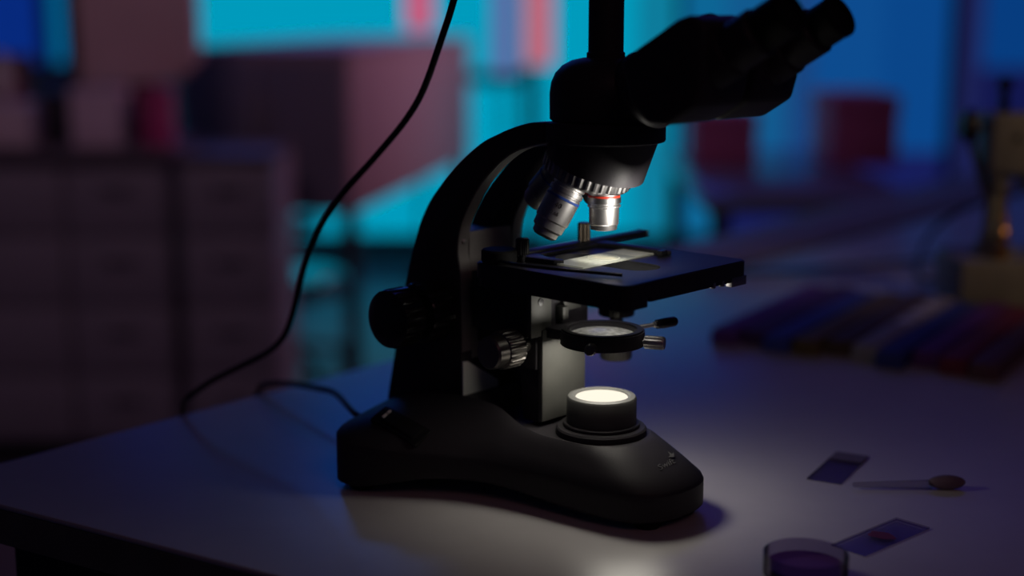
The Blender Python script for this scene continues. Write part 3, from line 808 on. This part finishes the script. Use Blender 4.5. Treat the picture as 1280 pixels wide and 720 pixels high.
# ---- drawer cabinets on the left
CAB = mat('cabinet_grey', (0.27, 0.27, 0.31), 0.5, noise=0.03, nscale=8)
CABT = mat('cabinet_top', (0.12, 0.11, 0.13), 0.5)
HANDLE = mat('handle_grey', (0.30, 0.30, 0.33), 0.5)
DY = 3.3
def dx(px, Y=DY): return on_y(px, 300, Y).x
def dz(py, Y=DY): return on_y(640, py, Y).z
ztop = dz(186)
def drawer_unit(x0, x1, label, cols, y0=DY, y1=DY+0.38):
    cx = (x0+x1)/2
    t = empty('drawer_cabinet', label, 'cabinet', (cx, y0, 0), 0, 'grey drawer cabinets along the left')
    w = (x1-x0)/2
    bm = B(); add_box(bm, -w, w, 0.02, y1-y0, 0.06, ztop-0.03, 0.003); finish(bm, 'body', CAB, t)
    bm = B(); add_box(bm, -w+0.01, w-0.01, 0.06, y1-y0-0.02, 0, 0.0599); finish(bm, 'plinth', TLEG, t)
    nrow = 4; H_ = ztop-0.03-0.07
    for c in range(cols):
        xa = -w + 2*w*c/cols + 0.003; xb = -w + 2*w*(c+1)/cols - 0.003
        for k in range(nrow):
            za = 0.068 + H_*k/nrow; zb = za + H_/nrow - 0.006
            bm = B(); add_box(bm, xa, xb, 0.0, 0.0195, za, zb, 0.003); dd = finish(bm, 'drawer', CAB, t)
            xm = (xa+xb)/2; zm = zb-0.045
            bm = B(); add_box(bm, xm-0.035, xm+0.035, -0.022, -0.014, zm-0.005, zm+0.005, 0.002)
            for s in (-0.03, 0.03): add_box(bm, xm+s-0.004, xm+s+0.004, -0.016, 0.001, zm-0.004, zm+0.004)
            finish(bm, 'handle', HANDLE, dd)
    return t
drawer_unit(dx(-190), dx(82), 'grey drawer cabinet at the far left of the room', 1)
drawer_unit(dx(84), dx(212), 'grey drawer cabinet below the upright beige monitor', 1)
d3 = drawer_unit(dx(226), dx(344), 'grey drawer cabinet standing next to the big dark cabinet', 1, DY, DY+0.3)
w3 = (dx(344)-dx(226))/2
bm = B(); add_box(bm, -w3-0.004, w3+0.004, -0.01, 0.305, ztop-0.0298, ztop-0.012, 0.003); finish(bm, 'top_board', CABT, d3)
bm = B(); add_box(bm, dx(-195), dx(217), DY-0.02, DY+0.40, ztop-0.0295, ztop, 0.004)
wt = finish(bm, 'worktop', CABT); tag(wt, 'dark worktop lying over the left drawer cabinets', 'worktop')
# ---- things on the worktop
ZW = ztop + 0.0003
BEIGE = mat('beige_plastic', (0.80, 0.62, 0.60), 0.5, noise=0.04, nscale=10)
mo = empty('monitor', 'big beige monitor on a stand, seen from behind on the left worktop', 'monitor', (dx(185, 3.5), 3.55, ZW), 0)
MX = lambda px: dx(px, 3.5) - dx(185, 3.5)
mz = lambda py: dz(py, 3.5) - ZW
bm = B(); add_prism(bm, [(MX(112), mz(108)), (MX(232), mz(100)), (MX(256), mz(76)), (MX(256), mz(-60)), (MX(112), mz(-60))], 'y', -0.06, 0.0, 0.006); finish(bm, 'back_cover', BEIGE, mo)
bm = B(); add_box(bm, MX(100), MX(112)-0.0005, -0.075, 0.0, mz(106), mz(-60), 0.004); finish(bm, 'bezel', LB, mo)
bm = B(); add_box(bm, -0.03, 0.03, -0.05, -0.01, 0.012, mz(100), 0.003); finish(bm, 'neck', LB, mo)
bm = B(); add_box(bm, -0.09, 0.09, -0.09, 0.06, 0, 0.0118, 0.003); finish(bm, 'foot', LB, mo)
def carton(name, label, px0, px1, pyt, Y, dep, col, cat='box', rz=0):
    x0, x1 = dx(px0, Y), dx(px1, Y); h = on_y(640, pyt, Y).z - ZW
    t = empty(name, label, cat, ((x0+x1)/2, Y, ZW), rz)
    w = (x1-x0)/2; m_ = mat(name + '_card', col, 0.6, noise=0.06, nscale=15)
    bm = B(); add_box(bm, -w, w, 0, dep, 0, h*0.82, 0.004); finish(bm, 'body', m_, t)
    bm = B(); add_box(bm, -w-0.002, w+0.002, -0.002, dep+0.002, h*0.82+0.0003, h, 0.004); finish(bm, 'lid', m_, t)
    return t
carton('cardboard_box', 'pale box lying in front of the beige monitor', 97, 160, 112, 3.33, 0.08, (0.75, 0.64, 0.72))
carton('storage_box', 'small dark red box in front of the beige monitor', 184, 213, 112, 3.33, 0.1, (0.50, 0.06, 0.22))
carton('white_box', 'pale box at the left end of the worktop', -50, 48, 130, 3.34, 0.12, (0.72, 0.64, 0.68))
t = empty('picture_frame', 'small dark picture with grey and red patches leaning above the pale box', 'picture', (dx(20, 3.48), 3.50, ZW))
fx = lambda px: dx(px, 3.5)-dx(20, 3.5); fz = lambda py: dz(py, 3.5)-ZW
bm = B(); add_box(bm, fx(-40), fx(50), 0, 0.02, 0, fz(68), 0.003); finish(bm, 'frame', LB, t)
bm = B(); add_box(bm, fx(-34), fx(40), -0.004, -0.0003, fz(128), fz(74)); finish(bm, 'picture', mat('picture_print', (0.30, 0.12, 0.16), 0.5, noise=0.8, nscale=22), t)
bm = B(); add_lathe(bm, [(0.034, 0), (0.034, 0.001)], 32, frame((fx(14), -0.0045, fz(95)), (0, -1, 0)) @ Matrix.Diagonal((0.7, 1.7, 1, 1))); finish(bm, 'patch', mat('patch_grey', (0.8, 0.82, 0.78), 0.5), t)
carton('black_case', 'black case between the pale boxes on the worktop', 60, 94, 116, 3.42, 0.12, (0.02, 0.02, 0.03), 'case')

# ---- big raised cabinet in the middle
BIG = mat('big_cabinet', (0.42, 0.33, 0.36), 0.55, noise=0.04, nscale=5)
BIGF = mat('big_cabinet_front', (0.20, 0.20, 0.26), 0.55, noise=0.05, nscale=6)
P1 = on_y(436, 61, 3.72); P2 = on_y(586, 47, 5.2)
zt = P1.z; zb_ = on_y(436, 268, 3.72).z
A_ = Vector((P1.x, 3.72)); B_ = Vector((P2.x, 5.2)); C_ = Vector((on_y(222, 60, 3.86).x, 3.86)); D_ = C_ + (B_-A_)
t = empty('lab_cabinet', 'big dark raised cabinet behind the hanging cable', 'cabinet', (A_.x, A_.y, 0))
bm = B(); add_prism(bm, [tuple(p-A_) for p in (A_, B_, D_, C_)], 'z', zb_, zt-0.018, 0.003); finish(bm, 'body', BIG, t)
bm = B(); add_prism(bm, [tuple((p-A_) + ((p-A_) - ((B_-A_)+(C_-A_))/2)*0.01) for p in (A_, B_, D_, C_)], 'z', zt-0.0178, zt, 0.003); finish(bm, 'top_board', BIG, t)
dd_ = (C_-A_); nv = Vector((dd_.y, -dd_.x)).normalized(); nv = nv if nv.y < 0 else -nv
for k in range(2):
    a = A_ + dd_*(0.02+0.49*k); b = A_ + dd_*(0.49+0.49*k)
    bm = B(); add_prism(bm, [tuple(a-A_+nv*0.001), tuple(b-A_+nv*0.001), tuple(b-A_+nv*0.018), tuple(a-A_+nv*0.018)], 'z', zb_+0.012, zt-0.03, 0.002); dr_ = finish(bm, 'door', BIGF, t)
    hp2 = (a if k else b) + (b-a)*(0.08 if k else -0.08) - A_ + nv*0.03
    bm = B(); add_box(bm, hp2.x-0.005, hp2.x+0.005, hp2.y-0.005, hp2.y+0.005, zb_+0.2, zb_+0.3, 0.002)
    q_ = hp2 - nv*0.006
    add_box(bm, q_.x-0.004, q_.x+0.004, q_.y-0.006, q_.y+0.006, zb_+0.21, zb_+0.22); add_box(bm, q_.x-0.004, q_.x+0.004, q_.y-0.006, q_.y+0.006, zb_+0.28, zb_+0.29)
    finish(bm, 'handle', HANDLE, dr_)
for p in (A_.lerp(D_, .04), B_.lerp(C_, .04), D_.lerp(A_, .04), C_.lerp(B_, .04)):
    q_ = p - A_
    bm = B(); add_box(bm, q_.x-0.018, q_.x+0.018, q_.y-0.018, q_.y+0.018, 0, zb_-0.0003, 0.002); finish(bm, 'leg', LB, t)

# ---- white lab chair under it
SEAT = mat('stool_seat', (0.03, 0.06, 0.09), 0.28, coat=1.0)
for px, py, Y, lab in ((357, 342, 4.25, 'nearer of two white lab stools shining blue beside the drawer cabinet'), (343, 266, 5.45, 'farther of two white lab stools shining blue beside the drawer cabinet')):
    sc = on_y(px, py, Y)
    ch = empty('lab_stool', lab, 'stool', (sc.x, Y, 0), 0.3, 'white lab stools')
    bm = B(); add_lathe(bm, [(0.12, sc.z-0.06), (0.172, sc.z-0.058), (0.178, sc.z-0.052), (0.178, sc.z-0.006), (0.172, sc.z-0.001), (0.16, sc.z), (0.07, sc.z+0.0005), (0.0001, sc.z+0.001)], 40); finish(bm, 'seat', SEAT, ch, 60)
    bm = B(); add_lathe(bm, [(0.026, 0.09), (0.026, sc.z-0.0605)], 24); finish(bm, 'column', mat('stool_post', (0.25, 0.3, 0.4), 0.3, metal=0.5), ch)
    for k in range(5):
        a = 2*PI*k/5; bm = B(); add_tube(bm, [(0.018*math.cos(a), 0.018*math.sin(a), 0.08), (0.18*math.cos(a), 0.18*math.sin(a), 0.055)], 0.012, 10); lg = finish(bm, 'leg', LB, ch)
        bm = B(); add_lathe(bm, [(0.024, -0.012), (0.026, -0.008), (0.026, 0.008), (0.024, 0.012)], 20, frame((0.18*math.cos(a), 0.18*math.sin(a), 0.0262), (-math.sin(a), math.cos(a), 0))); finish(bm, 'caster', RUBBER, lg)

# ---- far table with maroon boxes on the right
FT = mat('far_table', (0.25, 0.32, 0.38), 0.2, noise=0.03)
fy0, fy1 = 2.75, 3.60
fzt = on_y(960, 196, 3.55).z
fx0, fx1 = on_y(858, 225, 3.1).x, on_y(1098, 225, 3.1).x
t = empty('far_table', 'pale table in the background under the dark red boxes', 'table', ((fx0+fx1)/2, fy0, 0))
w = (fx1-fx0)/2
bm = B(); add_box(bm, -w, w, 0, fy1-fy0, fzt-0.03, fzt, 0.004); finish(bm, 'tabletop', FT, t)
for sx in (-1, 1):
    for sy in (0.04, fy1-fy0-0.04):
        bm = B(); add_box(bm, sx*(w-0.03)-0.018, sx*(w-0.03)+0.018, sy-0.018, sy+0.018, 0, fzt-0.0302, 0.002); finish(bm, 'leg', LB, t)
MAR = (0.70, 0.18, 0.36)
for (a, b, top, lab, dep) in ((868, 948, 141, 'small dark red box on the far table', 0.18), (1040, 1172, 119, 'large dark red box on the far table', 0.25)):
    Y = 3.32
    x0, x1 = on_y(a, 180, Y).x, on_y(b, 180, Y).x
    x1 = min(x1, fx1+0.10)
    h = on_y(a, top, Y).z - fzt
    s_ = empty('storage_box', lab, 'box', ((x0+x1)/2, Y, fzt+0.0003), 0)
    m_ = mat('maroon', MAR, 0.6, noise=0.08)
    bm = B(); add_box(bm, -(x1-x0)/2+0.002, (x1-x0)/2-0.002, 0.002, dep, 0, h*.72, 0.004); finish(bm, 'body', m_, s_)
    bm = B(); add_box(bm, -(x1-x0)/2, (x1-x0)/2, 0, dep+0.002, h*.72+.0003, h, 0.004); finish(bm, 'lid', m_, s_)

# ================================================================== LIGHTS
def area(name, loc, target, size, energy, col, size_y=None, spread=180, shape=None):
    l = bpy.data.lights.new(name, 'AREA'); l.energy = energy; l.color = col; l.size = size
    l.shape = shape or ('RECTANGLE' if size_y else 'SQUARE')
    if size_y: l.size_y = size_y
    l.spread = math.radians(spread)
    o = bpy.data.objects.new(name, l); COL.objects.link(o); o.location = loc
    dv = Vector(target) - Vector(loc); o.rotation_euler = dv.to_track_quat('-Z', 'Y').to_euler()
    return o
# lamp light leaving the condenser: up through the slide, and scattered back down on the base and table
area('condenser_light', W((0, 4, 121)), W((0, 4, 170)), 0.030, 0.042, (1, 0.95, 0.86), shape='DISK')
area('nosepiece_fill', W((42, -5, 205)), W((-40, 6, 166)), 0.022, 0.040, (1, 0.95, 0.86), shape='DISK')  # added lamp standing in for light bounced off the nosepiece
area('condenser_scatter', W((0, 0, 108.6)), W((0, 0, 0)), 0.055, 0.072, (1, 0.94, 0.82), shape='DISK')
# unseen indigo lamp at the back ceiling, weak pinkish fill added front left
area('indigo_lamp', (0.6, 3.6, 2.7), (0.3, 2.0, 0.7), 1.6, 2.2, (0.13, 0.07, 1.0), size_y=0.9)
area('cyan_fill', (-0.9, 5.7, 2.7), (-0.9, 4.6, 0), 1.2, 6, (0.02, 0.20, 1.0), size_y=0.4)  # added blue light for the stools, no fixture
area('rose_fill', (-0.9, 1.3, 2.7), (-1.0, 3.5, 0.5), 0.9, 2.1, (1.0, 0.55, 0.78), size_y=0.6, spread=100)  # added fill that lifts the drawers and the monitor
area('rose_side_lamp', (2.0, 4.7, 2.3), (-0.25, 4.4, 0.75), 0.6, 3.0, (1.0, 0.40, 0.52), spread=60)
area('warm_fill', (1.25, 0.75, 1.7), (0.55, 1.58, 0.86), 0.08, 0.028, (1.0, 0.66, 0.36), spread=20)  # added narrow beam for orange glints on the brass
area('rose_front_fill', (0.9, -1.0, 2.5), (0.5, 1.2, 0.75), 1.2, 1.5, (1.0, 0.45, 0.50), size_y=0.8)  # added reddish fill over the table, no fixture

wld = bpy.data.worlds.new('world'); S.world = wld; wld.use_nodes = True
wld.node_tree.nodes['Background'].inputs[0].default_value = (0, 0, 0, 1)
S.view_settings.view_transform = 'Standard'; S.view_settings.look = 'None'
S.view_settings.exposure = 0; S.view_settings.gamma = 1; S.view_settings.use_curve_mapping = False
S.cycles.use_denoising = True
S.cycles.max_bounces = 8
